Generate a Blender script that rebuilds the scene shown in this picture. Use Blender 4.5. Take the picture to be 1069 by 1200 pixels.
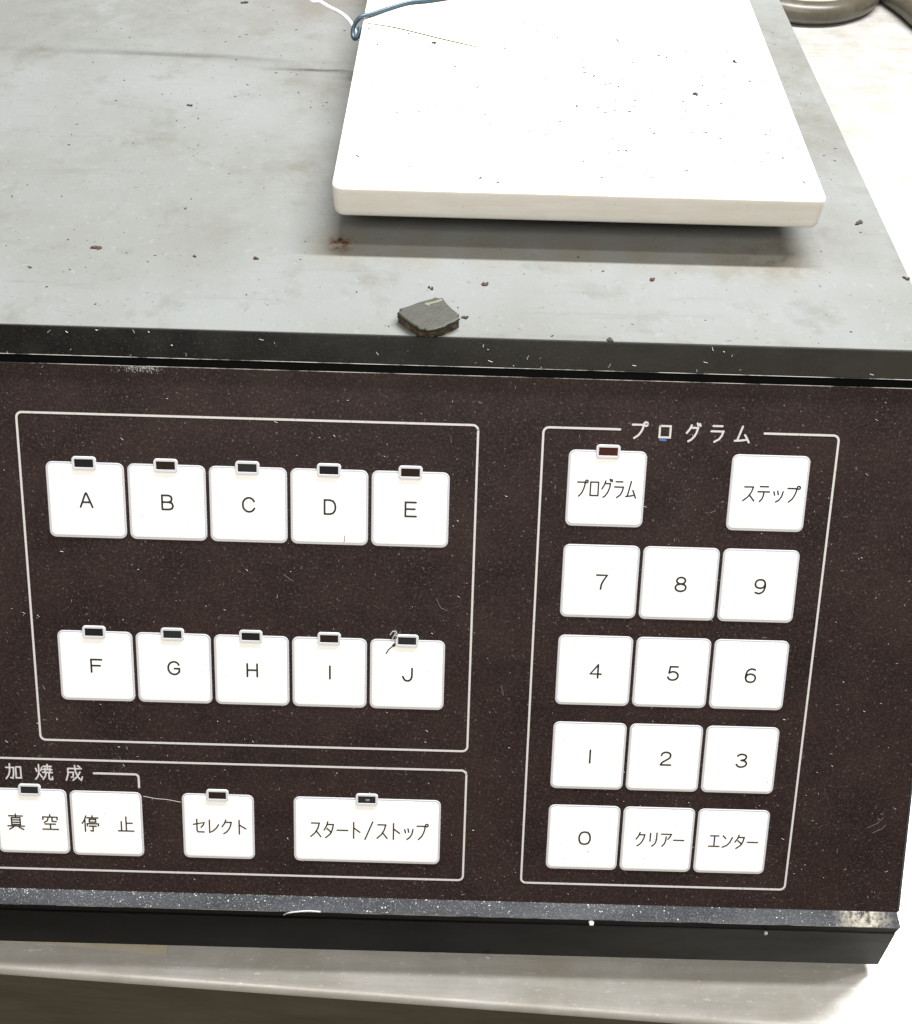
import bpy, math, random
from mathutils import Vector, Matrix
R = math.radians
random.seed(7)
for o in list(bpy.data.objects): bpy.data.objects.remove(o)
SC = bpy.context.scene; COL = SC.collection
MM = 0.001
# ---------------------------------------------------------------- camera (phone held over the sloped panel)
cd = bpy.data.cameras.new("camera"); cam = bpy.data.objects.new("camera", cd); COL.objects.link(cam)
cd.sensor_fit = 'HORIZONTAL'; cd.sensor_width = 36; cd.lens = 36 * 1200 / 1069; cd.clip_start = .005; cd.clip_end = 20
CAM_R = [[0.9995807, -0.0286955, -0.0038643], [0.0188011, 0.7447508, -0.6670778], [0.0220201, 0.6667255, 0.744978]]
cam.matrix_world = Matrix.Translation(Vector((103.888, -181.539, 187.758)) * MM) @ Matrix(CAM_R).to_4x4()
SC.camera = cam
# ---------------------------------------------------------------- light: room ambience + ceiling tubes + an added front fill
W = bpy.data.worlds.new("World"); SC.world = W; W.use_nodes = True
W.node_tree.nodes["Background"].inputs[0].default_value = (1, .84, .60, 1)
W.node_tree.nodes["Background"].inputs[1].default_value = .20
def area(name, loc, target, sx, sy, power, col):
    l = bpy.data.lights.new(name, 'AREA'); l.shape = 'RECTANGLE'; l.size = sx; l.size_y = sy; l.energy = power; l.color = col
    o = bpy.data.objects.new(name, l); COL.objects.link(o); o.location = loc
    d = Vector(target) - Vector(loc); o.rotation_euler = d.to_track_quat('-Z', 'Y').to_euler()
    return o
k_ = area("tube_light_back", (.50, .47, .97), (.12, .05, 0), 1.0, .05, 41.0, (.985, .99, 1)); k_.rotation_euler = (R(-23.3), 0, 0)
area("fill_light_front", (.05, -.80, .90), (.1, 0, -.03), 1.2, .5, 12.5, (1, .96, .90))  # unseen soft fill behind the camera, added to brighten keys and panel
k_ = area("tube_light_above", (.45, .15, 1.20), (.45, .15, 0), 1.15, .06, 6.5, (1, .985, .95)); k_.rotation_euler = (0, 0, 0)
SC.view_settings.view_transform = 'Standard'; SC.view_settings.look = 'None'
SC.view_settings.exposure = 0.0; SC.view_settings.gamma = 1
SC.cycles.max_bounces = 6; SC.cycles.use_denoising = True

# ---------------------------------------------------------------- materials
class N:
    def __init__(s, name):
        s.m = bpy.data.materials.new(name); s.m.use_nodes = True; s.t = s.m.node_tree; s.b = s.t.nodes['Principled BSDF']
        s.tc = s.t.nodes.new('ShaderNodeTexCoord'); s.geo = s.t.nodes.new('ShaderNodeNewGeometry')
    def node(s, k, **kw):
        n = s.t.nodes.new(k)
        for a, v in kw.items(): setattr(n, a, v)
        return n
    def link(s, a, b): s.t.links.new(a, b)
    def noise(s, scale, detail=3, rough=.6, stretch=None, dist=0, off=0):
        n = s.node('ShaderNodeTexNoise'); n.inputs['Scale'].default_value = scale; n.inputs['Detail'].default_value = detail
        n.inputs['Roughness'].default_value = rough; n.inputs['Distortion'].default_value = dist
        mp = s.node('ShaderNodeMapping'); s.link(s.geo.outputs['Position'], mp.inputs[0]); s.link(mp.outputs[0], n.inputs['Vector'])
        mp.inputs['Location'].default_value = (off, off * .7, off * 1.3)
        if stretch: mp.inputs['Scale'].default_value = stretch
        return n.outputs['Fac']
    def ramp(s, f, a, b, lo=0, hi=1):
        r = s.node('ShaderNodeMapRange'); s.link(f, r.inputs[0]); r.inputs[1].default_value = a; r.inputs[2].default_value = b
        r.inputs[3].default_value = lo; r.inputs[4].default_value = hi
        return r.outputs[0]
    def mul(s, a, b, op='MULTIPLY'):
        m = s.node('ShaderNodeMath', operation=op); s.link(a, m.inputs[0])
        if isinstance(b, (int, float)): m.inputs[1].default_value = b
        else: s.link(b, m.inputs[1])
        return m.outputs[0]
    def mix(s, f, a, b):
        m = s.node('ShaderNodeMix', data_type='RGBA'); s.link(f, m.inputs[0])
        for v, i in ((a, 6), (b, 7)):
            if isinstance(v, tuple): m.inputs[i].default_value = (*v, 1)
            else: s.link(v, m.inputs[i])
        return m.outputs[2]
    def blob(s, c, r, soft=.6):       # soft spot round a world point (mm), radius r mm
        m = s.node('ShaderNodeVectorMath', operation='DISTANCE'); s.link(s.geo.outputs['Position'], m.inputs[0])
        m.inputs[1].default_value = Vector(c) * MM
        return s.ramp(m.outputs['Value'], r * MM, r * MM * (1 - soft))
    def col(s, c):
        if isinstance(c, tuple): s.b.inputs['Base Color'].default_value = (*c, 1)
        else: s.link(c, s.b.inputs['Base Color'])
    def rough(s, v):
        if isinstance(v, (int, float)): s.b.inputs['Roughness'].default_value = v
        else: s.link(v, s.b.inputs['Roughness'])
    def bump(s, h, strength=.3, dist=.0001):
        b = s.node('ShaderNodeBump'); b.inputs['Strength'].default_value = strength; b.inputs['Distance'].default_value = dist
        s.link(h, b.inputs['Height']); s.link(b.outputs[0], s.b.inputs['Normal'])
def plain(name, c, rough=.5, metal=0, spec=.5):
    n = N(name); n.col(c); n.rough(rough); n.b.inputs['Metallic'].default_value = metal; n.b.inputs['Specular IOR Level'].default_value = spec
    return n.m

# grey enamelled sheet, stained, some of the shade round the board painted in
n = N("grey_enamel")
c = n.mix(n.ramp(n.noise(14, 5, .65), .38, .66), (.184, .194, .192), (.160, .165, .157))
c = n.mix(n.ramp(n.noise(55, 6, .7, off=3), .54, .72, 0, .55), c, (.115, .110, .095))
c = n.mix(n.ramp(n.noise(420, 3, .6, off=9), .60, .74, 0, .4), c, (.23, .235, .23))
c = n.mix(n.ramp(n.noise(700, 2, .5, off=5), .68, .76, 0, .6), c, (.085, .08, .072))
for gx in (72, 92, 112, 134, 156, 176, 192):  # brown grime along the board's front, also painting its shadow warmer
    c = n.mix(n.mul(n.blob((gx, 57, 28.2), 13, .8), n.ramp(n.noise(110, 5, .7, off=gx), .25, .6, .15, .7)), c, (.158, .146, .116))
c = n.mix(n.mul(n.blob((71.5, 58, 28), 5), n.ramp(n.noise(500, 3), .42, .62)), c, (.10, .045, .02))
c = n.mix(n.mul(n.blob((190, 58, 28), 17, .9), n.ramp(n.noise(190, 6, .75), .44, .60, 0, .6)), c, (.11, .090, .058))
c = n.mix(n.mul(n.blob((45, 215, 28), 75, .9), n.ramp(n.noise(30, 5, .7, off=2), .35, .65, 0, .6)), c, (.115, .10, .08))
for cx, cy, rad, st in ((58, 95, 26, .75), (62, 150, 30, .75), (40, 62, 20, .5), (212, 120, 34, .55), (214, 150, 90, .8), (215, 190, 40, .8), (205, 70, 22, .7), (-25, 200, 60, .6), (0, 110, 40, .3)):  # dirt blotches; the wide one paints the shade strip right of the board
    c = n.mix(n.mul(n.blob((cx, cy, 28.2), rad, .95), n.ramp(n.noise(75, 6, .72, off=cx), .34, .66, 0, st)), c, (.108, .103, .084))
c = n.mix(n.ramp(n.noise(160, 5, .7, (.12, 1, 1), off=21), .60, .72, 0, .35), c, (.115, .115, .105))
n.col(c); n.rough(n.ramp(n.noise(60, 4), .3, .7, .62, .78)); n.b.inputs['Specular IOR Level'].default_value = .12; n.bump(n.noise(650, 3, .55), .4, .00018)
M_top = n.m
# brown printed face sheet with dust
n = N("brown_face_sheet")
c = n.mix(n.ramp(n.noise(60, 5, .6), .35, .65), (.0155, .0093, .0088), (.026, .0158, .0150))
c = n.mix(n.ramp(n.noise(1700, 4, .7), .46, .70, 0, .45), c, (.075, .058, .053))
c = n.mix(n.ramp(n.noise(1500, 2, .5, off=8), .67, .74, 0, .7), c, (.17, .15, .14))
c = n.mix(n.mul(n.ramp(n.noise(2200, 2, .5, (1, .5, .5), off=4), .66, .76, 0, .6), n.ramp(n.noise(38, 4, off=6), .38, .68)), c, (.17, .15, .14))
c = n.mix(n.mul(n.ramp(n.noise(90, 5, .7, off=11), .56, .72, 0, .5), n.blob((228, -45, -60), 60, .9)), c, (.015, .010, .008))
n.col(c); n.rough(n.ramp(n.noise(70, 5), .3, .7, .40, .58)); n.bump(n.noise(1100, 3, .6), .5, .00008)
n.b.inputs['Specular IOR Level'].default_value = .12
M_face = n.m
# black plastic trim with dust and lint, sheen at the right painted in
n = N("black_trim")
c = n.mix(n.ramp(n.noise(120, 5, .65), .42, .66), (.003, .0029, .0027), (.010, .0095, .008))
c = n.mix(n.ramp(n.noise(1900, 3, .6, off=2), .60, .74, 0, .6), c, (.075, .07, .065))
c = n.mix(n.mul(n.blob((240, 12, 22), 210, .85), n.ramp(n.noise(70, 5, .65, (.5, 1, 1), off=7), .25, .6, .5, 1)), c, (.026, .0245, .021))  # paler towards the right: glossy sheen painted as a film of colour
n.col(c); n.rough(.3); n.b.inputs['Specular IOR Level'].default_value = .12; n.bump(n.noise(900, 3), .4, .00004)
M_trim = n.m
n = N("dusty_lip")
c = n.mix(n.ramp(n.noise(40, 5, .65, (.4, 1, 1)), .40, .66), (.022, .024, .029), (.056, .060, .068))
c = n.mix(n.ramp(n.noise(2300, 4, .7, off=2), .50, .72, 0, .55), c, (.20, .205, .21))
c = n.mix(n.mul(n.blob((224, -71, -103), 9, .7), n.ramp(n.noise(500, 4, .7), .40, .6, 0, .9)), c, (.40, .37, .30))
n.col(c); n.rough(.55); n.b.inputs['Specular IOR Level'].default_value = .2; n.bump(n.noise(2000, 3), .5, .00006)
M_lip = n.m
M_black = plain("black_edge", (.002, .0022, .0025), .4, spec=.04)
n = N("charcoal_tray")
c = n.mix(n.ramp(n.noise(70, 5, .65, (.5, 1, 1)), .40, .66), (.002, .0023, .003), (.006, .007, .0078))
c = n.mix(n.ramp(n.noise(1600, 3, .6, off=5), .66, .74, 0, .4), c, (.05, .05, .048))
c = n.mix(n.mul(n.blob((250, -74, -120), 150, .9), n.ramp(n.noise(60, 5, .65, (.5, 1, 1), off=7), .2, .6, .3, 1)), c, (.058, .062, .062))  # grey dust film at the right, also painting in the table's reflection
n.col(c); n.rough(.4); n.b.inputs['Specular IOR Level'].default_value = .03
M_tray = n.m
# keys
n = N("white_key_top")
c = n.mix(n.ramp(n.noise(500, 4, .6), .62, .74, 0, .5), (.93, .93, .93), (.80, .78, .75))
c = n.mix(n.ramp(n.noise(1100, 2, .5, off=3), .735, .76, 0, .8), c, (.30, .27, .23))
n.col(c); n.rough(.38)
M_key = n.m
M_rim = plain("key_rim", (.50, .51, .545), .45)
n = N("white_print"); n.col(n.mix(n.ramp(n.noise(1400, 4, .7), .58, .72, 0, .75), (.56, .55, .54), (.20, .17, .16))); n.rough(.5); M_line = n.m
M_ink = plain("black_ink", (.012, .012, .013), .5)
M_led = plain("dark_indicator_window", (.011, .012, .013), .12)
M_ledr = plain("red_brown_indicator_window", (.050, .014, .012), .14)
# ceramic plate
n = N("white_ceramic_board")
c = n.mix(n.ramp(n.noise(90, 5, .6), .4, .7), (.75, .735, .70), (.71, .695, .655))
c = n.mix(n.mul(n.blob((104, 141, 44), 17, .9), n.ramp(n.noise(120, 4), .38, .62, 0, .9)), c, (.80, .70, .27))
c = n.mix(n.ramp(n.noise(1000, 2, .5, (1, 1, 1), off=4), .72, .77, 0, .35), c, (.16, .13, .09))
c = n.mix(n.ramp(n.noise(200, 5, .7, (.25, 1, 2.2), off=14), .42, .66, 0, .5), c, (.66, .60, .50))
n.col(c); n.rough(.8); n.bump(n.noise(700, 5, .7), .6, .0002)
M_plate = n.m
# steel table
n = N("brushed_steel")
n.b.inputs['Metallic'].default_value = .28
c = n.mix(n.ramp(n.noise(35, 5, .65), .35, .65), (.43, .415, .38), (.53, .53, .53))
c = n.mix(n.ramp(n.noise(260, 5, .7, (1, .8, 1), off=4), .55, .70, 0, .4), c, (.55, .56, .57))
c = n.mix(n.ramp(n.noise(420, 4, .6, off=14), .68, .76, 0, .6), c, (.30, .27, .22))
c = n.mix(n.ramp(n.noise(330, 5, .75, (.06, 1, 1), off=31), .42, .66, 0, .30), c, (.30, .28, .235))
c = n.mix(n.ramp(n.noise(38, 6, .7, (.5, 1, 1), off=33), .48, .64, 0, .35), c, (.33, .305, .25))
c = n.mix(n.ramp(n.noise(900, 3, .7, (.35, 1, 1), off=37), .62, .72, 0, .6), c, (.75, .76, .77))
n.col(c); n.rough(n.ramp(n.noise(90, 5, .7, (.2, 1, 1)), .3, .7, .32, .55)); n.bump(n.noise(500, 5, .7, (.6, 1, 1)), .2, .00004)
M_steel = n.m
def rubber(name, a, b, sc=200, rough=.6, bd=.0002):
    n = N(name); n.col(n.mix(n.ramp(n.noise(sc, 5, .65), .35, .68), a, b)); n.rough(rough); n.bump(n.noise(sc * 4, 3), .4, bd); return n.m
M_hose = rubber("grey_green_hose", (.06, .053, .036), (.10, .092, .07), 60, .35)
M_chip = rubber("dark_grey_rubber", (.018, .0185, .012), (.030, .031, .020), 350, .55)
M_chipb = rubber("rough_broken_rubber", (.015, .012, .008), (.11, .08, .05), 900, .8, .0006)
M_blue = rubber("blue_wire_sleeve", (.018, .048, .072), (.028, .068, .095), 400, .4, .00003)
M_white = rubber("white_wire_sleeve", (.85, .86, .88), (.75, .77, .80), 400, .4, .00003)
M_rust = rubber("rusty_crumb", (.02, .009, .005), (.10, .045, .02), 1200, .8)
M_dark = rubber("dark_crumb", (.012, .011, .010), (.045, .04, .034), 1200, .8)
M_lint = plain("pale_lint", (.50, .50, .50), .8)
M_tape = rubber("translucent_old_tape", (.40, .37, .29), (.46, .43, .34), 150, .35)

# ---------------------------------------------------------------- mesh helpers (all coordinates in mm)
class MB:
    def __init__(s): s.v = []; s.f = []; s.mi = []
    def add(s, vs, fs, mi=0):
        k = len(s.v); s.v += [Vector(p) for p in vs]; s.f += [tuple(i + k for i in f) for f in fs]; s.mi += [mi] * len(fs); return s
    def box(s, x0, x1, y0, y1, z0, z1, mi=0):
        return s.add([(x0,y0,z0),(x1,y0,z0),(x1,y1,z0),(x0,y1,z0),(x0,y0,z1),(x1,y0,z1),(x1,y1,z1),(x0,y1,z1)],
            [(0,3,2,1),(4,5,6,7),(0,1,5,4),(1,2,6,5),(2,3,7,6),(3,0,4,7)], mi)
    def prism(s, prof, x0, x1, mi=0, x1s=None):       # closed (y,z) profile swept along x; x1s = own right end for each point
        k = len(prof); e = x1s or [x1] * k
        vs = [(x0, y, z) for y, z in prof] + [(e[i], y, z) for i, (y, z) in enumerate(prof)]
        fs = [(i, (i+1) % k, (i+1) % k + k, i + k) for i in range(k)] + [tuple(range(k))[::-1], tuple(range(k, 2*k))]
        return s.add(vs, fs, mi)
    def ribbon(s, pts, w, z0, h=.03, mi=0, closed=False):   # flat print line in the xy plane with round ends
        P = [Vector((p[0], p[1])) for p in pts]
        if closed: P = P + [P[0], P[1]]
        L = []; Rr = []
        for i, p in enumerate(P):
            a = (P[i] - P[i-1]).normalized() if i else (P[1] - P[0]).normalized()
            b = (P[i+1] - P[i]).normalized() if i < len(P)-1 else a
            t = (a + b); t = t.normalized() if t.length > .3 else a
            nn = Vector((-t.y, t.x)); sc = 1 / max(.6, nn.dot(Vector((-a.y, a.x))))
            L.append(p + nn * w/2 * sc); Rr.append(p - nn * w/2 * sc)
        out = L + Rr[::-1]
        if not closed:
            def cap(c, d):
                nn = Vector((-d.y, d.x)); return [c + (nn * math.cos(a) + d * math.sin(a)) * w/2 for a in (R(30), R(90), R(150))]
            d1 = (P[-1] - P[-2]).normalized(); d0 = (P[0] - P[1]).normalized()
        k = len(P); vs = [(q.x, q.y, z0 + h) for q in L] + [(q.x, q.y, z0 + h) for q in Rr]
        fs = [(i, i + k, i + k + 1, i + 1) for i in range(k-1)]
        s.add(vs, fs, mi)
        vs2 = [(q.x, q.y, z0) for q in L] + [(q.x, q.y, z0 + h) for q in L] + [(q.x, q.y, z0) for q in Rr] + [(q.x, q.y, z0 + h) for q in Rr]
        fs2 = [(i, i + k, i + k + 1, i + 1) for i in range(k-1)] + [(2*k+i, 2*k+i+1, 3*k+i+1, 3*k+i) for i in range(k-1)]
        s.add(vs2, fs2, mi)
        if not closed:
            for c, d, l0, r0 in ((P[-1], d1, L[-1], Rr[-1]), (P[0], d0, Rr[0], L[0])):
                cp = [l0] + cap(c, d) + [r0]; s.add([(q.x, q.y, z0 + h) for q in cp], [tuple(range(5))[::-1]], mi)
        return s
    def tube(s, pts, r, seg=12, mi=0, flat=1):
        P = [Vector(p) for p in pts]; k = len(P); base = len(s.v); up = Vector((0, 0, 1)); nprev = None
        rr = r if isinstance(r, list) else [r] * k
        for i, p in enumerate(P):
            t = (P[min(i+1, k-1)] - P[max(i-1, 0)]).normalized()
            if nprev is None: nprev = t.orthogonal().normalized()
            nprev = (nprev - t * nprev.dot(t)).normalized(); b = t.cross(nprev)
            for j in range(seg):
                a = 2 * math.pi * j / seg; s.v.append(p + (nprev * math.cos(a) + b * math.sin(a)) * rr[i])
        for i in range(k-1):
            for j in range(seg):
                q = (j+1) % seg; s.f.append((base+i*seg+j, base+i*seg+q, base+(i+1)*seg+q, base+(i+1)*seg+j)); s.mi.append(mi)
        s.f.append(tuple(base + j for j in range(seg))[::-1]); s.f.append(tuple(base + (k-1)*seg + j for j in range(seg))); s.mi += [mi, mi]
        return s
    def mesh(s, name, mats, origin=(0, 0, 0), smooth=False, bevel=0):
        import bmesh
        me = bpy.data.meshes.new(name); o = Vector(origin)
        me.from_pydata([tuple((p - o) * MM) for p in s.v], [], s.f)
        for m in (mats if isinstance(mats, list) else [mats]): me.materials.append(m)
        me.polygons.foreach_set('material_index', s.mi)
        bm = bmesh.new(); bm.from_mesh(me)
        if bevel:
            bmesh.ops.remove_doubles(bm, verts=bm.verts, dist=1e-7)
            es = [e for e in bm.edges if len(e.link_faces) == 2 and e.calc_face_angle(0) > R(15)]
            bmesh.ops.bevel(bm, geom=es, offset=bevel * MM, segments=2, affect='EDGES', profile=.6)
        bmesh.ops.recalc_face_normals(bm, faces=bm.faces); bm.to_mesh(me); bm.free()
        if smooth: me.shade_smooth()
        me.update(); return me
def link(name, me, parent=None, loc=(0, 0, 0), rot=None, **props):
    o = bpy.data.objects.new(name, me); COL.objects.link(o); o.location = Vector(loc) * MM
    if rot: o.rotation_euler = rot
    if parent: o.parent = parent
    for k, v in props.items(): o[k] = v
    return o
def smooth(pts, n=5, closed=False):
    P = [Vector(p) for p in pts]; out = []
    k = len(P); rng = range(k) if closed else range(k-1)
    for i in rng:
        g = (lambda j: P[j % k]) if closed else (lambda j: P[max(0, min(k-1, j))])
        a, b, c, d = g(i-1), g(i), g(i+1), g(i+2)
        for q in range(n):
            t = q / n
            out.append(.5 * ((2*b) + (c-a)*t + (2*a-5*b+4*c-d)*t*t + (3*b-a-3*c+d)*t**3))
    if not closed: out.append(P[-1])
    return out
def rrect(x0, x1, y0, y1, r, n=5):
    out = []
    for cx, cy, a0 in ((x1-r, y1-r, 0), (x0+r, y1-r, 90), (x0+r, y0+r, 180), (x1-r, y0+r, 270)):
        for i in range(n+1):
            a = R(a0 + 90 * i / n); out.append((cx + r * math.cos(a), cy + r * math.sin(a)))
    return out
def lid(mb, levels, mi_top, mis):      # stacked rounded rectangles: levels = [(pts, z)]
    k = len(levels[0][0]); base = len(mb.v)
    for pts, z in levels: mb.v += [Vector((x, y, z)) for x, y in pts]
    for l in range(len(levels)-1):
        for i in range(k):
            j = (i+1) % k; mb.f.append((base+l*k+i, base+l*k+j, base+(l+1)*k+j, base+(l+1)*k+i)); mb.mi.append(mis[l])
    mb.f.append(tuple(base + (len(levels)-1)*k + i for i in range(k))); mb.mi.append(mi_top)

# ---------------------------------------------------------------- lettering: strokes in a 10 x 10 box
KU2 = "3.4,8 8.3,8 7.6,5.4 6.2,3 4.2,1.1 2.2,.1"
G = {
 'プ': ["0.8,8.4 7.6,8.4 7.3,6.4 6.4,4.4 4.8,2.2 2.2,.4", "o9.0,8.9,1.15"],
 'ロ': ["1.5,8.6 8.6,8.6 8.6,1 1.5,1 1.5,8.6"],
 'グ': ["3.9,9.5 2.8,7.2 0.8,4.9", KU2, "7.7,10.6 8.3,9.3", "9.3,10.4 9.9,9.2"],
 'ラ': ["2,9.2 8.2,9.2", "1,6.2 9,6.2 8.3,4 6.6,1.8 3.4,.2"],
 'ム': ["4.8,9.6 2,1.4", "0.4,1 4,1.2 8.4,1.9", "6.6,4.6 8,2.6 9.4,.2"],
 'ス': ["1.4,8.6 8.0,8.6 6.8,5.6 4.4,2.8 0.8,.5", "5.4,4 9.3,.5"],
 'テ': ["2,9 8.2,9", "0.6,6 9.4,6", "5.2,6 5,3.8 4.2,1.9 2.4,.3"],
 'ッ': ["1.6,6.2 2.4,4.2", "4.4,6.7 5.1,4.6", "8.6,6.4 7.8,3.6 6,1.5 3.6,.3"],
 'セ': ["0.6,6 9.2,7.4 8.3,5.6 6.6,4.1", "3.4,9.6 3.4,1.8 4.3,.9 9,.9"],
 'レ': ["2.2,9.2 2.2,.7 4.8,1.7 7.4,3.6 9.4,6.2"],
 'ク': ["4.1,9.6 3,7.2 1,4.9", KU2],
 'ト': ["3.4,9.6 3.4,.1", "3.4,6.4 8.6,3.8"],
 'タ': ["4,9.6 3,7.2 0.9,4.6", "3.5,8 8.6,8 7.8,5 5.9,2.2 2.2,.1", "3.3,5.6 7.1,3.2"],
 'ー': ["0.6,4.7 9.6,4.7"], '/': ["8.2,10.2 1.8,-.4"],
 'リ': ["2.2,9.2 2.2,3.6", "7.8,9.5 7.8,5 7.1,2.7 5.7,1 3.9,.1"],
 'ア': ["0.7,8.8 9.4,8.8 8.4,7 6.6,5.2", "5,7 4.8,4.2 3.9,2 1.8,.2"],
 'エ': ["1.4,8.6 8.6,8.6", "5,8.6 5,1.2", "0.4,1.2 9.6,1.2"],
 'ン': ["1.2,8.8 3.8,6.9", "1.2,.7 5,2 7.6,4.4 9.4,7.8"],
 '真': ["1,8.9 9,8.9", "5,10.2 5,7.7", "2.5,7.7 7.5,7.7 7.5,3.1 2.5,3.1 2.5,7.7", "2.5,6.2 7.5,6.2", "2.5,4.6 7.5,4.6", "0.2,2.1 9.8,2.1", "3.5,1.5 1,-.2", "6.5,1.5 9.2,-.2"],
 '空': ["5,10.2 5,8.6", "0.8,6.8 0.8,8.5 9.2,8.5 9.2,6.8", "3.9,7.9 3.4,6.1 1.5,4.8", "6.2,7.9 6.2,5.7 8.6,5.5", "1.9,3.8 8.1,3.8", "5,3.8 5,.4", "0.4,.3 9.6,.3"],
 '停': ["2.6,10 1.7,7.4 0.2,5", "1.9,7.2 1.9,-.2", "6.3,10.2 6.3,9", "3.2,8.8 9.8,8.8", "4.5,7.8 8.3,7.8 8.3,6 4.5,6 4.5,7.8", "3.2,3.5 3.2,4.9 9.8,4.9 9.8,3.6", "4.3,3.3 8.6,3.3", "6.5,3.3 6.5,.1 5,.3"],
 '止': ["5.2,9.8 5.2,.4", "5.2,5.6 9,5.6", "2.2,6.6 2.2,.4", "0.2,.3 9.8,.3"],
 '加': ["0.4,7.5 5.1,7.5 4.9,3 4.3,.5 3,.9", "2.8,10 2.6,5 1.8,2.4 .2,.1", "6.4,8 9.4,8 9.4,.8 6.4,.8 6.4,8"],
 '焼': ["0.4,7.4 1.0,5.4", "4.1,8.2 3.3,6", "2.2,10 2.2,5 1.5,2.4 .1,.3", "2.3,4.2 4,1.6", "4.9,8.9 9.7,8.9", "7.3,10.2 7.3,7", "5.9,7.9 5.9,5.4", "8.7,7.9 8.7,5.4", "4.7,6.8 9.9,6.8", "4.4,4.9 10,4.9", "6.3,4.9 5.9,2.6 4.4,.3", "8,4.9 8,.9 8.6,.3 9.9,.4 9.9,2"],
 '成': ["1.5,7.9 9.5,7.9", "1.5,7.9 1.5,4 .3,.2", "1.5,5.4 4.6,5.4 4.4,2.3 3.3,2.2", "5.6,10 6,5.6 7.4,2.2 9.1,.3 9.8,2.6", "8.6,5.8 6.8,2.6 4.3,.3", "7.4,9.8 8.7,8.9"],
 'A': ["0.3,0 4.4,9.4 5,10 5.6,9.4 9.7,0", "2.0,3.5 8.0,3.5"],
 'B': ["1,0 1,10 6,10 8,9.3 8.6,7.6 8,5.9 6,5.2 1,5.2", "6,5.2 8.6,4.5 9.4,2.6 8.6,.7 6.2,0 1,0"],
 'C': ["~9.2,7.4 7.8,9.2 5,10 2.2,9 .6,6.8 .4,5 .6,3.2 2.2,1 5,0 7.8,.8 9.4,2.6"],
 'D': ["1,0 1,10 5,10 7.6,9.3 9.1,7.3 9.5,5 9.1,2.7 7.6,.7 5,0 1,0"],
 'E': ["9.2,10 1,10 1,0 9.4,0", "1,5.2 8.4,5.2"],
 'F': ["9.6,10 1,10 1,0", "1,5.2 8.2,5.2"],
 'G': ["~9,7.6 7.6,9.3 5,10 2.2,9 .6,6.8 .4,5 .6,3.2 2.2,1 5,0 7.4,.5 9.2,2.2", "9.3,2.0 9.3,4.6 5.4,4.6"],
 'H': ["1,0 1,10", "9,0 9,10", "1,5.1 9,5.1"], 'I': ["5,0 5,10"],
 'J': ["~8.6,10 8.6,6 8.4,2.8 7.2,.8 5,0 2.6,.9 1.2,3.4"],
 '1': ["5,0 5,10"], '7': ["0.6,10 9.4,10 6.6,6.4 5,3.4 4.4,0"],
 '8': ["~5,5.3 2.4,6 1.4,7.7 2.4,9.3 5,10 7.6,9.3 8.6,7.7 7.6,6 5,5.3", "~5,5.3 1.8,4.6 .6,2.7 1.8,.8 5,0 8.2,.8 9.4,2.7 8.2,4.6 5,5.3"],
 '9': ["~9.2,6.8 8,4.7 5.2,3.9 2,4.7 .8,6.9 2,9.2 5,10 8,9.2 9.2,6.8 9.2,4.4 7.8,1.4 4.6,0 1.4,.7"],
 '6': ["~.8,3.2 2,5.3 4.8,6.1 8,5.3 9.2,3.1 8,.8 5,0 2,.8 .8,3.2 .9,5.6 2.2,8.6 5.4,10 8.6,9.3"],
 '4': ["7,0 7,10", "6.9,9.8 0.5,3 9.8,2.9"], 
 '5': ["8.8,10 2.2,10 1.4,5.2", "~1.4,5.2 4.6,6.3 8,5.4 9.3,3.2 8,.9 4.8,0 2,.6 .6,2.2"],
 '2': ["~.8,7.4 2,9.2 5,10 8,9.2 9,7.4 8,5.4 5,3.6 2,1.9 .6,0", "0.6,0 9.6,0"],
 '3': ["~1,8.6 3,9.8 5.4,10 8,9.3 8.8,7.7 7.6,6 4.4,5.3", "~4.4,5.3 8,4.6 9.4,2.7 8,.8 5,0 2.2,.5 .6,2"],
 '0': ["~5,0 1.8,.8 .3,3.2 .1,5 .3,6.8 1.8,9.2 5,10 8.2,9.2 9.7,6.8 9.9,5 9.7,3.2 8.2,.8 5,0"],
}
def glyph(mb, ch, x0, x1, y0, y1, w, z0):     # x right, y up
    for i, s in enumerate(G[ch]):
        if s[0] == 'o':
            cx, cy, r = map(float, s[1:].split(',')); ry = r * (x1-x0) / (y1-y0)
            pts = [(cx + r * math.cos(a * math.pi / 6), cy + ry * math.sin(a * math.pi / 6)) for a in range(13)]
        else:
            sm = s[0] == '~'; pts = [tuple(map(float, q.split(','))) for q in s.lstrip('~').split()]
            if sm: pts = [(q.x, q.y) for q in smooth([(a, b, 0) for a, b in pts], 4)]
        mb.ribbon([(x0 + px * (x1-x0) / 10, y0 + py * (y1-y0) / 10) for px, py in pts], w, z0, .02 + .002 * i)
def text(mb, chars, x0, x1, y0, y1, w, z0, adv=None, fill=.9):
    k = len(chars); step = (x1 - x0) / k
    for i, ch in enumerate(chars):
        m = step * (1 - fill) / 2; glyph(mb, ch, x0 + i * step + m, x0 + (i+1) * step - m, y0, y1, w, z0)

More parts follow.
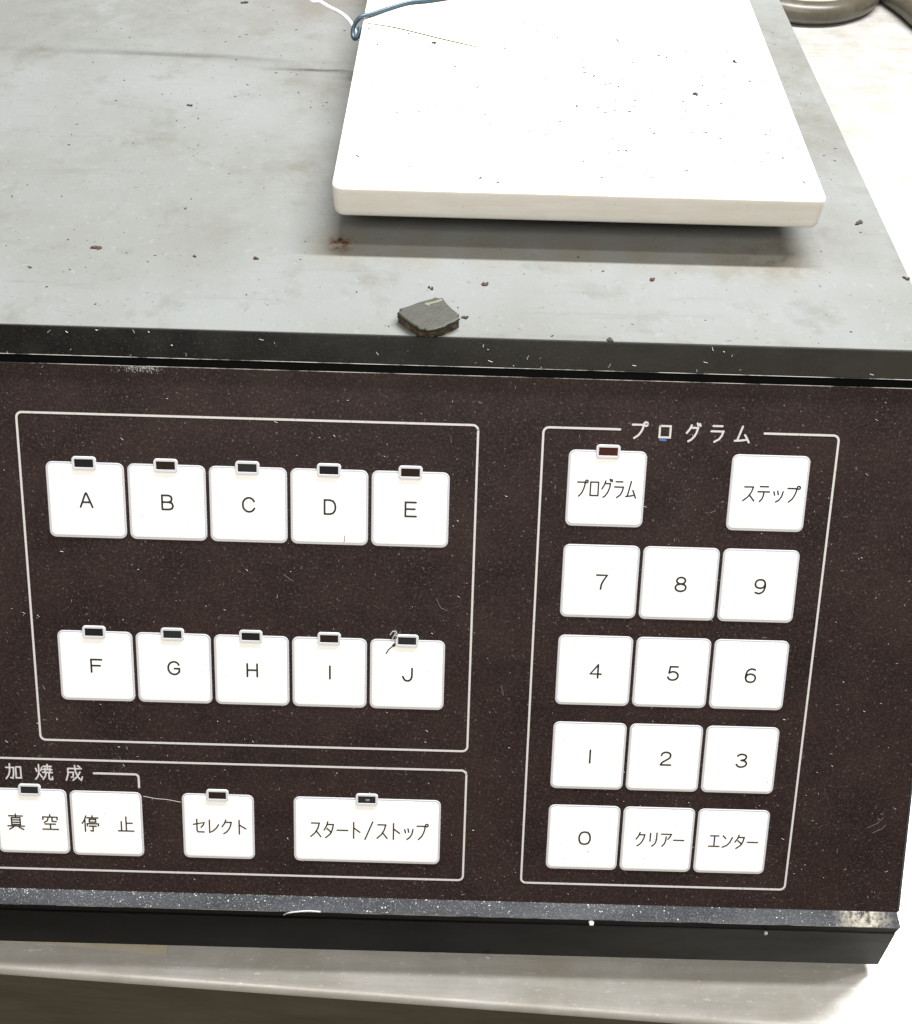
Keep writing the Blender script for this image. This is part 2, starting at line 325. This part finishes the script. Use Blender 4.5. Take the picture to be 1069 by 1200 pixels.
# ================================================================ SETTING: the steel work table
ZT = -137.0
th = math.atan2(-90.6 + 81.2, 189 + 28.3)      # the table front edge runs at a slight angle to the machine
table = link('work_table', None, None, (100, 250, ZT), label='stainless steel work table under the control unit, front edge with a bright rolled lip', category='table')
prof = [(560, ZT), (2.2, ZT)]
for a in range(0, 91, 9): prof.append((2.2 - 2.6 * math.sin(R(a)), ZT - 2.6 + 2.6 * math.cos(R(a))))
e = MB(); k = len(prof)
def tp(x, y): return (x * math.cos(th) - y * math.sin(th) + 80.35, x * math.sin(th) + y * math.cos(th) - 85.9)
prof2 = [(1150, ZT), (2.2, ZT)] + prof[2:] 
rows = []
m = MB()
for x in (-420, 760):
    for y, z in prof2: a, b = tp(x, y); m.v.append(Vector((a, b, z)))
k = len(prof2)
for i in range(k-1): m.f.append((i, i+1, i+1+k, i+k)); m.mi.append(0)
link('table_top', m.mesh('table_top', M_steel, (100, 250, ZT), smooth=False), table).data.shade_smooth()
m = MB(); cs = [tp(-420, -.4), tp(760, -.4), tp(760, 1.0), tp(-420, 1.0)]
m.add([(x, y, ZT - 2.9 - 110) for x, y in cs] + [(x, y, ZT - 2.62) for x, y in cs], [(0,3,2,1),(4,5,6,7),(0,1,5,4),(1,2,6,5),(2,3,7,6),(3,0,4,7)])
n = N("dull_steel_apron"); n.b.inputs['Metallic'].default_value = 1
n.col(n.mix(n.ramp(n.noise(60, 5, .7, (.4, 1, 1)), .35, .65), (.15, .14, .115), (.22, .21, .185))); n.rough(.5)
link('front_apron', m.mesh('front_apron', n.m, (100, 250, ZT)), table)

# ================================================================ THE CONTROL UNIT
OR = Vector((100, -60, ZT))
unit = link('furnace_control_unit', None, None, OR, label='dental furnace control unit with brown sloped keypad panel, white keys and stained grey metal top', category='control unit')
SL = R(55.8444885); cs_, sn_ = math.cos(SL), math.sin(SL)
def pv(v, off=0): return (-cs_ * v - sn_ * off, -sn_ * v + cs_ * off)      # panel coordinates (down, out) to world y, z
def part(name, mb, mat, parent=unit, **kw):
    kw2 = {k: kw.pop(k) for k in ('smooth', 'bevel') if k in kw}
    return link(name, mb.mesh(name, mat, OR, **kw2), parent, **kw)
XL = -150
b = MB().prism([(21.5, 26.8), (440, 26.8), (440, -133), (-66, -133), pv(122, -3), pv(-22, -3)], XL + 1, 223.4); part('cabinet_body', b, M_tray)
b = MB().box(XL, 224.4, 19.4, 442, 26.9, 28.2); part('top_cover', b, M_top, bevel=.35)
# trim bar across the top edge
b = MB().prism([(19.3, 28.1), pv(-34.0, .9), pv(-27.0, 1.0), pv(-26.9, -2.6), (21.6, 24)], XL, 230.6); part('edge_trim', b, M_trim, bevel=.25)
b = MB().prism([pv(-26.85, -.9), pv(-24.95, -.9), pv(-24.95, -2.8), pv(-26.85, -2.8)], XL, 230); part('groove', b, M_black)
def edge_of(v): return 228 + (v + 25) * .0377
face = link('face_sheet', MB().prism([pv(-24.8, 0), pv(124.0, 0), pv(124.0, -2.4), pv(-24.8, -2.4)], XL, 0, 0, [edge_of(-25), edge_of(124), edge_of(124), edge_of(-25)]).mesh('face_sheet', M_face, OR), unit)
b = MB()
side = [(edge_of(-25) + .15, -25, .9), (edge_of(124) + .15, 124, .9)]
for (x, v, w_) in side:
    for dx, off in ((0, .05), (w_, -.5), (w_, -3), (0, -3)): y, z = pv(v, off); b.v.append(Vector((x + dx, y, z)))
b.f += [(0,1,5,4),(1,2,6,5),(2,3,7,6),(3,0,4,7),(0,3,2,1),(4,5,6,7)]; b.mi += [0]*6
part('side_cheek', b, M_tray)
# lower lip: dusty ledge, black vertical nose, then the tray face
yb, zb = pv(124.05, 0)
a19 = R(19); y1, z1 = yb - 4.15 * math.cos(a19), zb - 4.15 * math.sin(a19)
b = MB().prism([(yb + .6, zb + .25), (y1, z1), (y1 + .4, z1 - .35), (yb + 2, z1 - .35)], XL, 0, 0, [233.75, 234.3, 234.3, 233.75]); part('lower_ledge', b, M_lip, bevel=.12)
b = MB().prism([(y1 + .15, z1 - .4), (y1 + .15, -108.4), (yb + 2, -108.4), (yb + 2, z1 - .4)], XL, 234.1); part('ledge_nose', b, M_black)
b = MB().prism([(-73.7, -108.45), (-74.0, -133), (-60, -133.1), (-60, -108.45)], XL, 0, 0, [234.2, 237.3, 237.3, 234.2]); part('base_tray', b, M_tray, bevel=.2)
for fx, fy in ((-120, -50), (205, -50), (-120, 400), (205, 400)):
    b = MB(); b.tube([(fx, fy, ZT), (fx, fy, -133)], 9, 20); part('foot', b, M_black)
# worn pale arrises along the groove
n = N("worn_edge"); n.col(n.mix(n.ramp(n.noise(220, 5, .7, (.35, 1, 1)), .42, .56), (.03, .028, .027), (.62, .60, .58))); n.rough(.6); M_wear = n.m
b = MB()
for v0, v1, off in ((-27.12, -26.98, 1.02), (-24.86, -24.70, .02)):
    for x0_, x1_ in ((XL, 228),):
        q = [(x0_, *pv(v0, off)), (x1_, *pv(v0, off)), (x1_, *pv(v1, off)), (x0_, *pv(v1, off))]; b.add(q, [(0, 1, 2, 3)])
y, z = y1, z1
b.add([(XL, y+.02, z+.02), (234, y+.02, z+.02), (234, y-.015, z-.12), (XL, y-.015, z-.12)], [(0,1,2,3)])
part('worn_edge', b, M_wear, kind='stuff')

# ---- frame lines and headings printed on the sheet (children of the face sheet, in panel axes: x right, y up, z out)
PR = (SL, 0, 0)
base_local = Vector((0, 0, 0)) - OR                 # panel origin (corner of key A) relative to the unit
def printed(name, mb, mat, **kw): return link(name, mb.mesh(name, mat), face, base_local, PR, **kw)
LW = .55
n_scr = plain('faint_scratch', (.16, .14, .13), .5)
b = MB().ribbon(rrect(-6.5, 109.9, -77.6, 12.4, 1.4), LW, .01, .05, closed=True); printed('printed_frame', b, M_line)
b = MB().ribbon(rrect(XL + 30, 109.9, -117.5, -83.4, 1.4), LW, .01, .05, closed=True); printed('printed_frame', b, M_line)
arc = lambda cx, cy, r, a0, a1: [(cx + r * math.cos(R(a0 + (a1-a0) * i / 5)), cy + r * math.sin(R(a0 + (a1-a0) * i / 5))) for i in range(6)]
x0, x1, y0, y1_ = 126.35, 201.0, -117.7, 12.4; r = 1.4
pts = [(145.7, y1_)] + arc(x0+r, y1_-r, r, 90, 180) + arc(x0+r, y0+r, r, 180, 270) + arc(x1-r, y0+r, r, 270, 360) + arc(x1-r, y1_-r, r, 0, 90) + [(182.1, y1_)]
b = MB().ribbon(pts, LW, .01, .05); printed('printed_frame', b, M_line)
b = MB().ribbon([(7.4, -87.3)] + arc(18.7, -88.3, 1.0, 90, 0) + [(19.7, -91.2)], LW * 1.05, .01, .05); printed('printed_bracket', b, M_line)
b = MB()
for ch, xa, xb, ya, yb_ in (('プ', 148.4, 152.5, 10.1, 14.4), ('ロ', 155.1, 158.9, 10.3, 14.1), ('グ', 162.2, 165.9, 9.8, 14.2), ('ラ', 168.3, 172.1, 9.8, 14.3), ('ム', 174.6, 178.6, 9.9, 14.2)):
    glyph(b, ch, xa, xb, ya, yb_, .50, .01)
printed('printed_heading', b, M_line, label='white katakana heading above the number keys')
b = MB()
for ch, xa, xb in (('加', -16.9, -12.4), ('焼', -8.7, -4.0), ('成', -.4, 4.3)): glyph(b, ch, xa, xb, -89.7, -85.1, .42, .01)
printed('printed_heading', b, M_line, label='white kanji heading above the lower left keys')
b = MB().ribbon([(20.7, -93.9), (24, -94.5), (27.2, -94.7), (31, -95.4)], .14, .01, .04)
printed('scratch', b, M_line)
for pts_ in ([(222.0, -97.5), (224.6, -96.0), (226.0, -94.2)], [(223.6, -99.0), (226.2, -97.6), (227.0, -96.4)], [(214.5, -105.6), (214.4, -104.2)], [(100.5, 26.0 - 60), (101.6, -36.4), (103.4, -37.2)], [(60.2, -28.4), (62.8, -30.2)], [(118.4, -58.0), (119.2, -60.8)], [(170.2, -8.6), (171.6, -8.0)]):
    printed('scratch', MB().ribbon(pts_, .13, .012, .02), n_scr)
b = MB().ribbon([(155.9, 10.05), (157.3, 9.95)], .55, .01, .06); printed('ink_mark', b, plain("blue_ink", (.06, .12, .35), .5), label='tiny blue ink mark under the heading')

# ---- keys: one mesh for the square cap, shared
def cap_mesh(w, h, name):
    m = MB(); L = []
    for ins, z, r in ((0, .02, 1.7), (.03, .11, 1.66), (.12, .15, 1.6), (.62, .16, 1.15), (.78, .21, 1.0), (1.1, .23, .8)):
        L.append((rrect(ins, w - ins, -h + ins, -ins, r), z))
    lid(m, L, 1, [0, 0, 0, 1, 1]); me = m.mesh(name, [M_rim, M_key])
    return me
ME_SQ = cap_mesh(19.95, 19.95, 'key'); ME_WIDE = cap_mesh(40.85, 19.95, 'wide_key')
def ind_mesh():
    m = MB(); w, h = 3.1, 1.75
    outer = lambda i, r: rrect(-w + i, w - i, -h + i, h - i, r)
    L = [(outer(0, .9), .05), (outer(.03, .9), .40), (outer(.12, .8), .46), (outer(.66, .15), .46), (outer(.74, .1), .36)]
    k = len(L[0][0])
    for pts, z in L: m.v += [Vector((x, y, z)) for x, y in pts]
    for l in range(4):
        for i in range(k): j = (i+1) % k; m.f.append((l*k+i, l*k+j, (l+1)*k+j, (l+1)*k+i)); m.mi.append(0)
    return m.mesh('indicator_frame', [plain("indicator_frame_white", (.56, .58, .61), .4)])
def win_mesh(mat):
    return MB().box(-2.40, 2.40, -1.05, 1.05, .30, .40).mesh('indicator_window', [mat])
ME_IF, ME_IW, ME_IWR = ind_mesh(), win_mesh(M_led), win_mesh(M_ledr)
M_led2 = plain("brownish_indicator_window", (.020, .012, .010), .12); M_led3 = plain("grey_indicator_window", (.019, .020, .021), .2)
WINS = [ME_IW, win_mesh(M_led2), win_mesh(M_led3), ME_IW]
def key(u, v, chars, box, w, label, led=None, wide=False, red=False, parts=None):
    # u, v = top left corner on the panel; box = lettering box in key axes
    o = link('key', ME_WIDE if wide else ME_SQ, unit, Vector((u, *pv(v))) - OR, PR, label=label)
    m = MB()
    if parts:
        for ch, xa, xb, ya, yb2 in parts: glyph(m, ch, xa, xb, ya, yb2, w, .235)
    elif len(chars) == 1: glyph(m, chars, *box, w, .235)
    else: text(m, chars, *box, w, .235)
    link('lettering', m.mesh('lettering', M_ink), o)
    if led is not None:
        link('indicator_frame', ME_IF, o, (led, -.25, 0)); link('indicator_window', ME_IWR if red else WINS[int(abs(u * 7 + v * 3)) % 4], o, (led, -.25, 0))
    return o
PL = 83.12 / 4; PRt = (174.56 - 133.05) / 2
LH = {}
for r_, (v, row) in enumerate(((0, 'ABCDE'), (45.63, 'FGHIJ'))):
    for i, ch in enumerate(row):
        w_ = 3.3; cx = 9.95 + (.15 if i > 1 else 0)
        if ch == 'I': w_ = 2.4
        k_ = key(i * PL, v, ch, (cx - w_/2, cx + w_/2, -11.75 + (.1 if r_ else 0), -8.05), .52, 'square white key marked ' + ch + ' with a dark indicator window', led=9.9 + (0 if ch != 'J' else -.1))
        LH[ch] = k_
LU = 133.05; PV = 24.993
def dig(u, v, ch):
    key(u, v, ch, (8.9, 12.0, -11.95, -8.15), .50, 'square white key marked ' + ch + ' without an indicator')
for r_, row in enumerate(('789', '456', '123')):
    for i, ch in enumerate(row): dig(LU + i * PRt, 17.95 + r_ * PV, ch)
dig(LU, 92.93, '0')
key(LU + PRt, 92.93, 'クリアー', (3.6, 17.7, -12.0, -7.6), .41, 'square white key marked クリアー')
key(LU + 2*PRt, 92.93, 'エンター', (3.4, 17.6, -12.0, -7.6), .41, 'square white key marked エンター')
key(LU, -6.91, 'プログラム', (2.3, 18.0, -12.2, -7.6), .41, 'square white key marked プログラム with a red brown indicator window', led=9.95, red=True)
key(LU + 2*PRt, -6.91, 'ステップ', (3.2, 18.2, -12.2, -7.7), .41, 'square white key marked ステップ')
key(31.35, 92.6, 'セレクト', (2.6, 18.3, -12.1, -7.6), .41, 'square white key marked セレクト with a dark indicator window', led=9.95)
key(62.3, 92.65, 'スタート/ストップ', (4.3, 37.6, -12.4, -7.2), .41, 'wide white key marked スタート/ストップ with a dark indicator window', led=20.3, wide=True)
key(.3, 92.7, '停止', None, .41, 'square white key marked 停止', parts=(('停', 3.0, 7.7, -12.3, -7.6), ('止', 13.0, 17.5, -12.1, -7.5)))
key(-20.45, 92.5, '真空', None, .41, 'square white key marked 真空 with a dark indicator window', led=9.9, parts=(('真', 3.0, 7.8, -12.5, -7.9), ('空', 12.6, 17.3, -12.4, -7.8)))
# crack and chipped spot on key J
m = MB(); m.ribbon([(4.3, -4.0), (4.9, -2.9), (5.9, -1.9), (6.6, -1.3)], .34, .245, .02); m.ribbon([(6.2, -1.7), (6.9, -1.0), (7.0, .1)], .75, .29, .06)
m.ribbon([(5.6, .8), (6.2, 1.9), (6.9, 1.1), (6.4, .5)], .38, .30, .1); m.ribbon([(6.9, .4), (7.3, 1.8)], .2, .40, .1)
link('crack', m.mesh('crack', M_ink), LH['J'])
m = MB(); m.ribbon([(5.3, 1.3), (5.9, 2.3), (6.8, 2.4), (7.2, 1.6), (6.5, 1.9)], .2, .15, .1); m.ribbon([(5.9, .3), (6.5, 1.5), (7.4, 1.0)], .18, .42, .1)
link('chipped_paint', m.mesh('chipped_paint', M_line), LH['J'])
m = MB(); m.ribbon([(20.1, -.1), (21.0, -.1), (21.0, -.5), (20.1, -.5), (20.1, -.1)], .09, .40, .02); link('pale_mark', m.mesh('pale_mark', M_rim), [o for o in unit.children if o.get('label', '').startswith('wide')][0])
m = MB(); m.ribbon([(13.8, -19.1), (14.0, -18.0), (13.9, -17.4)], .16, .245, .02); link('scratch', m.mesh('scratch', M_ink), LH['D'])

# ================================================================ THINGS ON THE COVER
# ceramic board
PO = Vector((135, 140, 28.2))
plate = link('ceramic_board', None, None, PO, label='thick white ceramic board with rounded corners lying on the grey metal top', category='board')
m = MB()
def plan(ins):      # slightly uneven rectangle with rounded corners
    out = []
    cs2 = [(200.2, 59.9, 2.6, 270), (202.6, 262, 3, 0), (70.2, 262, 3, 90), (69.8, 59.2, 3.2, 180)]
    for (cx, cy, r, a0), (sx, sy) in zip(cs2, ((1,-1),(1,1),(-1,1),(-1,-1))):
        ox, oy = cx - sx * r, cy - sy * r
        for i in range(7):
            a = R(a0 + 15 * i); rr_ = max(r - ins, .3); out.append((ox + rr_ * math.cos(a) if ins < r else ox, oy + rr_ * math.sin(a)))
    return out
L = [(plan(1.2), 35.9), (plan(.6), 36.0), (plan(.25), 36.6), (plan(.08), 38.0), (plan(0.04), 40.4), (plan(.0), 42.6), (plan(0), 43.7), (plan(.14), 44.05), (plan(.4), 44.25), (plan(.8), 44.3)]
lid(m, L, 0, [0]*9); m.f.append(tuple(range(28))[::-1]); m.mi.append(0)
o = link('slab', m.mesh('slab', M_plate, PO), plate)
for p in o.data.polygons: p.use_smooth = len(p.vertices) == 4
m = MB()
for y0_ in (84, 215): link('support_foot', MB().box(100, 186, y0_, y0_ + 16, 28.2, 35.9).mesh('support_foot', M_dark, PO), plate)
# rubber chip
CO = Vector((97, 24, 28.2))
chip = link('rubber_chip', None, None, CO, label='dark grey angular rubber chip at the front edge of the grey top', category='chip')
top = [(89.4, 24.6), (90.0, 26.2), (96.4, 30.6), (98.2, 31.4), (99.6, 31.2), (103.7, 24.6), (103.8, 23.0), (100.2, 19.6), (97.6, 18.1), (95.2, 18.4), (93.2, 19.9)]
def offp(P, d, j=0):
    c = Vector((97, 24.5)); return [(x + (x - c.x) * d + random.uniform(-j, j), y + (y - c.y) * d + random.uniform(-j, j)) for x, y in P]
dense = []
for i in range(len(top)):
    a, b2 = Vector(top[i]), Vector(top[(i+1) % len(top)])
    for q in range(3): p = a.lerp(b2, q/3); dense.append((p.x + (p.x - 96.8) * .07 + .25 * math.sin(p.y * 2.3), p.y + .2 * math.sin(p.x * 3.1)))
m = MB(); L = [(offp(dense, -.03, .35), 28.25), (offp(dense, .0, .35), 29.0), (offp(dense, -.01, .3), 29.9), (offp(dense, -.05, .12), 30.3)]
lid(m, L, 0, [0]*3); link('rough_underside', m.mesh('rough_underside', M_chipb, CO), chip)
m = MB(); L = [(offp(dense, .0), 30.35), (offp(dense, .015), 30.7), (offp(dense, -.01), 31.0), (offp(dense, -.06), 31.15)]
lid(m, L, 0, [0]*3); link('smooth_face', m.mesh('smooth_face', M_chip, CO), chip)
m = MB().ribbon([(95.9, 28.4), (97.2, 28.9), (98.6, 29.5), (99.6, 30.2)], .75, 31.16, .04); m.ribbon([(96.2, 28.2), (96.7, 27.9)], .5, 31.16, .05)
link('pale_smear', m.mesh('pale_smear', plain("pale_smear", (.13, .13, .085), .7), CO), chip)

# wires at the left edge of the board
def wire(name, pts, r, mat, **kw):
    P = smooth(pts, 8); o0 = Vector(pts[0]); m = MB().tube(P, r, 12); return link(name, m.mesh(name, mat, o0, smooth=True), None, o0, **kw)
wire('white_wire', [(68.8, 159.6, 37.6), (68.3, 160.8, 39.0), (67.2, 162.4, 40.8), (65.4, 164.8, 42.8), (62.6, 166.2, 44.6), (58.5, 165.9, 46.8), (55.7, 166.7, 48.0), (52.1, 167.3, 49.0), (47, 175, 58), (36, 180, 66), (24, 184, 75), (9, 189, 90), (-12, 200, 108), (-50, 240, 120), (-85, 300, 100), (-105, 360, 60), (-110, 400, 28.9)], .62, M_white,
     label='thin white wire ending at the left edge of the board', category='wire')
wire('blue_wire', [(69.0, 160.4, 42.8), (68.9, 158.8, 41.6), (68.2, 157.8, 40.6), (67.3, 158.0, 40.2), (66.7, 159.4, 40.8), (66.9, 161.0, 42.4), (68.0, 162.0, 44.2), (69.9, 163.0, 45.3), (73.2, 165.8, 45.2), (78.0, 170.6, 45.0), (84.5, 175.8, 45.0), (93.0, 178.8, 45.0), (105, 186, 45.0), (120, 205, 45.0), (150, 225, 45.0)], .68, M_blue,
     label='thin blue wire looped over the left edge of the board', category='wire')
m = MB().tube(smooth([(71.8, 160.0, 44.35), (80, 157.6, 44.42), (88, 154.0, 44.42), (97, 149.6, 44.42), (108, 144.8, 44.35)], 5), .20, 5)
link('hair', m.mesh('hair', rubber("brown_hair", (.06, .04, .02), (.14, .11, .06)), (71, 162, 44.3)), None, (71, 162, 44.3), label='fine brown hair lying on the white board beside the blue wire', category='hair')
for o in [x for x in COL.objects if x.name == 'hair']: pass

# hoses on the table behind the unit
def hose(name, pts, r, label):
    P = smooth(pts, 8); o0 = Vector(pts[0]); m = MB().tube(P, r, 24); return link(name, m.mesh(name, M_hose, o0, smooth=True), None, o0, label=label, category='hose')
hose('rubber_hose', [(240, 700, ZT+8), (300, 648, ZT+8), (340, 620, ZT+8), (366, 614.5, ZT+8), (390, 622, ZT+8), (412, 643, ZT+8), (430, 690, ZT+8), (440, 760, ZT+8), (430, 860, ZT+8)], 8, 'thick grey green hose curving on the table behind the unit')
hose('rubber_hose', [(405, 780, ZT+8), (420, 700, ZT+8), (431, 662, ZT+8), (440, 634, ZT+8), (448, 600, ZT+8), (466, 560, ZT+8), (500, 520, ZT+8)], 8, 'grey brown hose at the top right corner, right of the curved hose')

# strip of tape stuck on the table
TO = Vector((0, -73, ZT)); m = MB()
m.add([(-32, -70.5, ZT+.06), (20.4, -71.6, ZT+.06), (20.9, -75.2, ZT+.06), (14, -75.0, ZT+.06), (-4, -73.6, ZT+.06), (-32, -72.6, ZT+.06)], [(0, 1, 2, 3, 4, 5)])
m.add([(p.x, p.y, p.z + .14) for p in m.v[:6]], [(0, 1, 2, 3, 4, 5)]); m.f += [(i, (i+1) % 6, (i+1) % 6 + 6, i + 6) for i in range(6)]; m.mi += [0]*6
link('tape_strip', m.mesh('tape_strip', M_tape, TO), None, TO, label='short yellowed strip of tape on the steel table under the front of the unit', category='tape')

# ---------------------------------------------------------------- crumbs and lint
def crumb_mesh(mb, c, r, h, ax=(1, 0, 0), ay=(0, 1, 0), az=(0, 0, 1), el=1.5):
    ax, ay, az, c = map(Vector, (ax, ay, az, c)); a0 = random.uniform(0, math.pi); k = random.choice((5, 6, 7)); lo = []; hi = []
    for i in range(k):
        a = 2 * math.pi * i / k + random.uniform(-.3, .3); x = math.cos(a) * r * el * random.uniform(.7, 1.2); y = math.sin(a) * r * random.uniform(.7, 1.2)
        x, y = x * math.cos(a0) - y * math.sin(a0), x * math.sin(a0) + y * math.cos(a0)
        lo.append(c + ax * x + ay * y); hi.append(c + ax * x * .75 + ay * y * .75 + az * h * random.uniform(.6, 1.2))
    mb.add(lo + hi, [tuple(range(k, 2*k))] + [(i, (i+1) % k, (i+1) % k + k, i + k) for i in range(k)])
CR = [((6.4, 52.9), 1.15, M_rust, 'brown flake on the grey top, leftmost large one near the front trim'),
      ((49.7, 50.0), .8, M_rust, 'small brown crumb on the grey top left of the board shadow'),
      ((33.3, 49.9), .55, M_dark, 'tiny dark crumb left of the small brown crumb on the grey top'),
      ((21.2, 213.2), 1.1, M_dark, 'dark flake near the far edge of the grey top in the upper left'),
      ((16.0, 132.7), .8, M_dark, 'dark speck alone in the middle of the grey top on the left'),
      ((111.1, 41.6), .95, M_rust, 'rusty crumb in front of the board, right of the rubber chip'),
      ((155.4, 46.0), 1.15, M_rust, 'largest rusty crumb in front of the middle of the board'),
      ((96.7, 39.0), .8, M_dark, 'dark curled crumb directly behind the rubber chip'),
      ((105.7, 26.9), .75, M_dark, 'dark crumb touching the right side of the rubber chip'),
      ((141.7, 19.9), .8, M_dark, 'dark crumb on the front edge of the grey top above the heading'),
      ((216.7, 75.7), 1.25, M_dark, 'dark flat flake right of the board front corner'),
      ((71.5, 59.9), .9, M_rust, 'rust lump under the left front corner of the board'),
      ((223.6, 49.6), .8, M_rust, 'rust bit on the right edge of the grey top')]
for (x, y), r, mt, lab in CR:
    m = MB()
    for q in range(3): crumb_mesh(m, (x + random.uniform(-.8, .8) * r, y + random.uniform(-.5, .5) * r, 28.2), r * random.uniform(.4, .7), .35)
    link('crumb', m.mesh('crumb', mt, (x, y, 28.2)), None, (x, y, 28.2), label=lab, category='crumb', group='crumbs on the grey top')
for (x, y), r, lab in (((173.0, 117.6), 1.3, 'largest dark crumb on the white board, right half'), ((188.4, 140.2), 1.0, 'thin dark crumb near the far right of the white board'), ((93.7, 147), 1.0, 'dark crumb beside the hair on the white board')):
    m = MB(); crumb_mesh(m, (x, y, 44.28), r * .6, .5); crumb_mesh(m, (x + .5, y - .6, 44.28), r * .4, .3)
    link('crumb', m.mesh('crumb', M_dark, (x, y, 44.3)), None, (x, y, 44.3), label=lab, category='crumb', group='crumbs on the white board')
def stuff(name, mb, mat, lab, cat='dust'):
    c = sum(mb.v, Vector()) / len(mb.v); link(name, mb.mesh(name, mat, c), None, c, kind='stuff', label=lab, category=cat)
m = MB()
for i in range(330):
    x = random.gauss(165, 26) if i < 210 else random.uniform(72, 200); y = random.gauss(120, 26) if i < 210 else random.uniform(64, 190)
    if 71 < x < 199 and 63 < y < 250: crumb_mesh(m, (x, y, 44.29), random.choice((.28, .32, .36, .42, .5)), .08, el=random.uniform(1, 2.4))
stuff('grit', m, rubber("grey_grit", (.03, .026, .02), (.12, .10, .075), 900), 'fine grey grit scattered over the white board')
m = MB()
for i in range(260):
    x = random.uniform(-30, 222); y = random.uniform(20, 225)
    if 68 < x < 202 and y > 62: continue
    crumb_mesh(m, (x, y, 28.2), random.choice((.1, .14, .2, .3)), .1, el=random.uniform(1, 2.5))
stuff('grit', m, M_dark, 'fine dark grit scattered over the grey metal top')
m = MB()
ax, ay, az = (1, 0, 0), (0, cs_, sn_), (0, -sn_, cs_)
def lint(m, u, v, off, L, w):
    a = random.uniform(0, math.pi); P = []
    for t in (-1, -.3, .4, 1):
        x = u + math.cos(a) * t * L / 2 + random.uniform(-.1, .1) * L; q = v + math.sin(a) * t * L / 2 + random.uniform(-.1, .1) * L; P.append((x, *pv(q, off)))
    m.tube(P, w, 3)
for i in range(520):
    u = random.uniform(-22, 230); v = random.uniform(-24, 123)
    if u > edge_of(v) - 1: continue
    lint(m, u, v, .03, random.choice((.2, .2, .25, .3, .4, .5, .8)), random.choice((.03, .035, .045, .06)))
for i in range(150):      # pale scuff on the top edge of the sheet
    u, v = random.gauss(25.5, 2.6), -24.7 + abs(random.gauss(0, .7)); lint(m, u, v, .03, random.choice((.2, .3, .45)), .05)
for i in range(34):
    u = random.uniform(-15, 228); lint(m, u, random.uniform(-33.5, -27.3), .98, random.choice((.4, .6, 1.0)), random.choice((.05, .07, .09)))
for i in range(620):
    u = random.uniform(-30, 228) if i < 160 else -30 + 190 * random.random() ** 1.4; t = random.uniform(0, 1) ** (1.6 if i < 160 else 2.6) * 4; y = yb - t * math.cos(a19); z = zb - t * math.sin(a19) + .03
    crumb_mesh(m, (u, y, z), random.choice((.08, .1, .13, .18)) if i < 160 else random.uniform(.05, .10), .06, el=random.uniform(1, 2))
for (u, v, z_, s_) in ((146.6, -73.9, -105.0, .8), (118.5, -75.0, -132.6, .7), (197, -74.2, -108.6, .6)): crumb_mesh(m, (u, v, z_), s_, .5, az=(0, -.4, .9))
P = [(59.4, y1 - .15, z1 - 2.2), (60.6, y1 - .2, z1 - .6), (63, y1 - .1, z1 + .2), (66.5, y1 + .2, z1 + .35), (70, y1 + .1, z1 + .25)]
m.tube(smooth(P, 4), .2, 5)
stuff('lint', m, M_lint, 'pale lint and dust flecks over the brown panel and black trim')
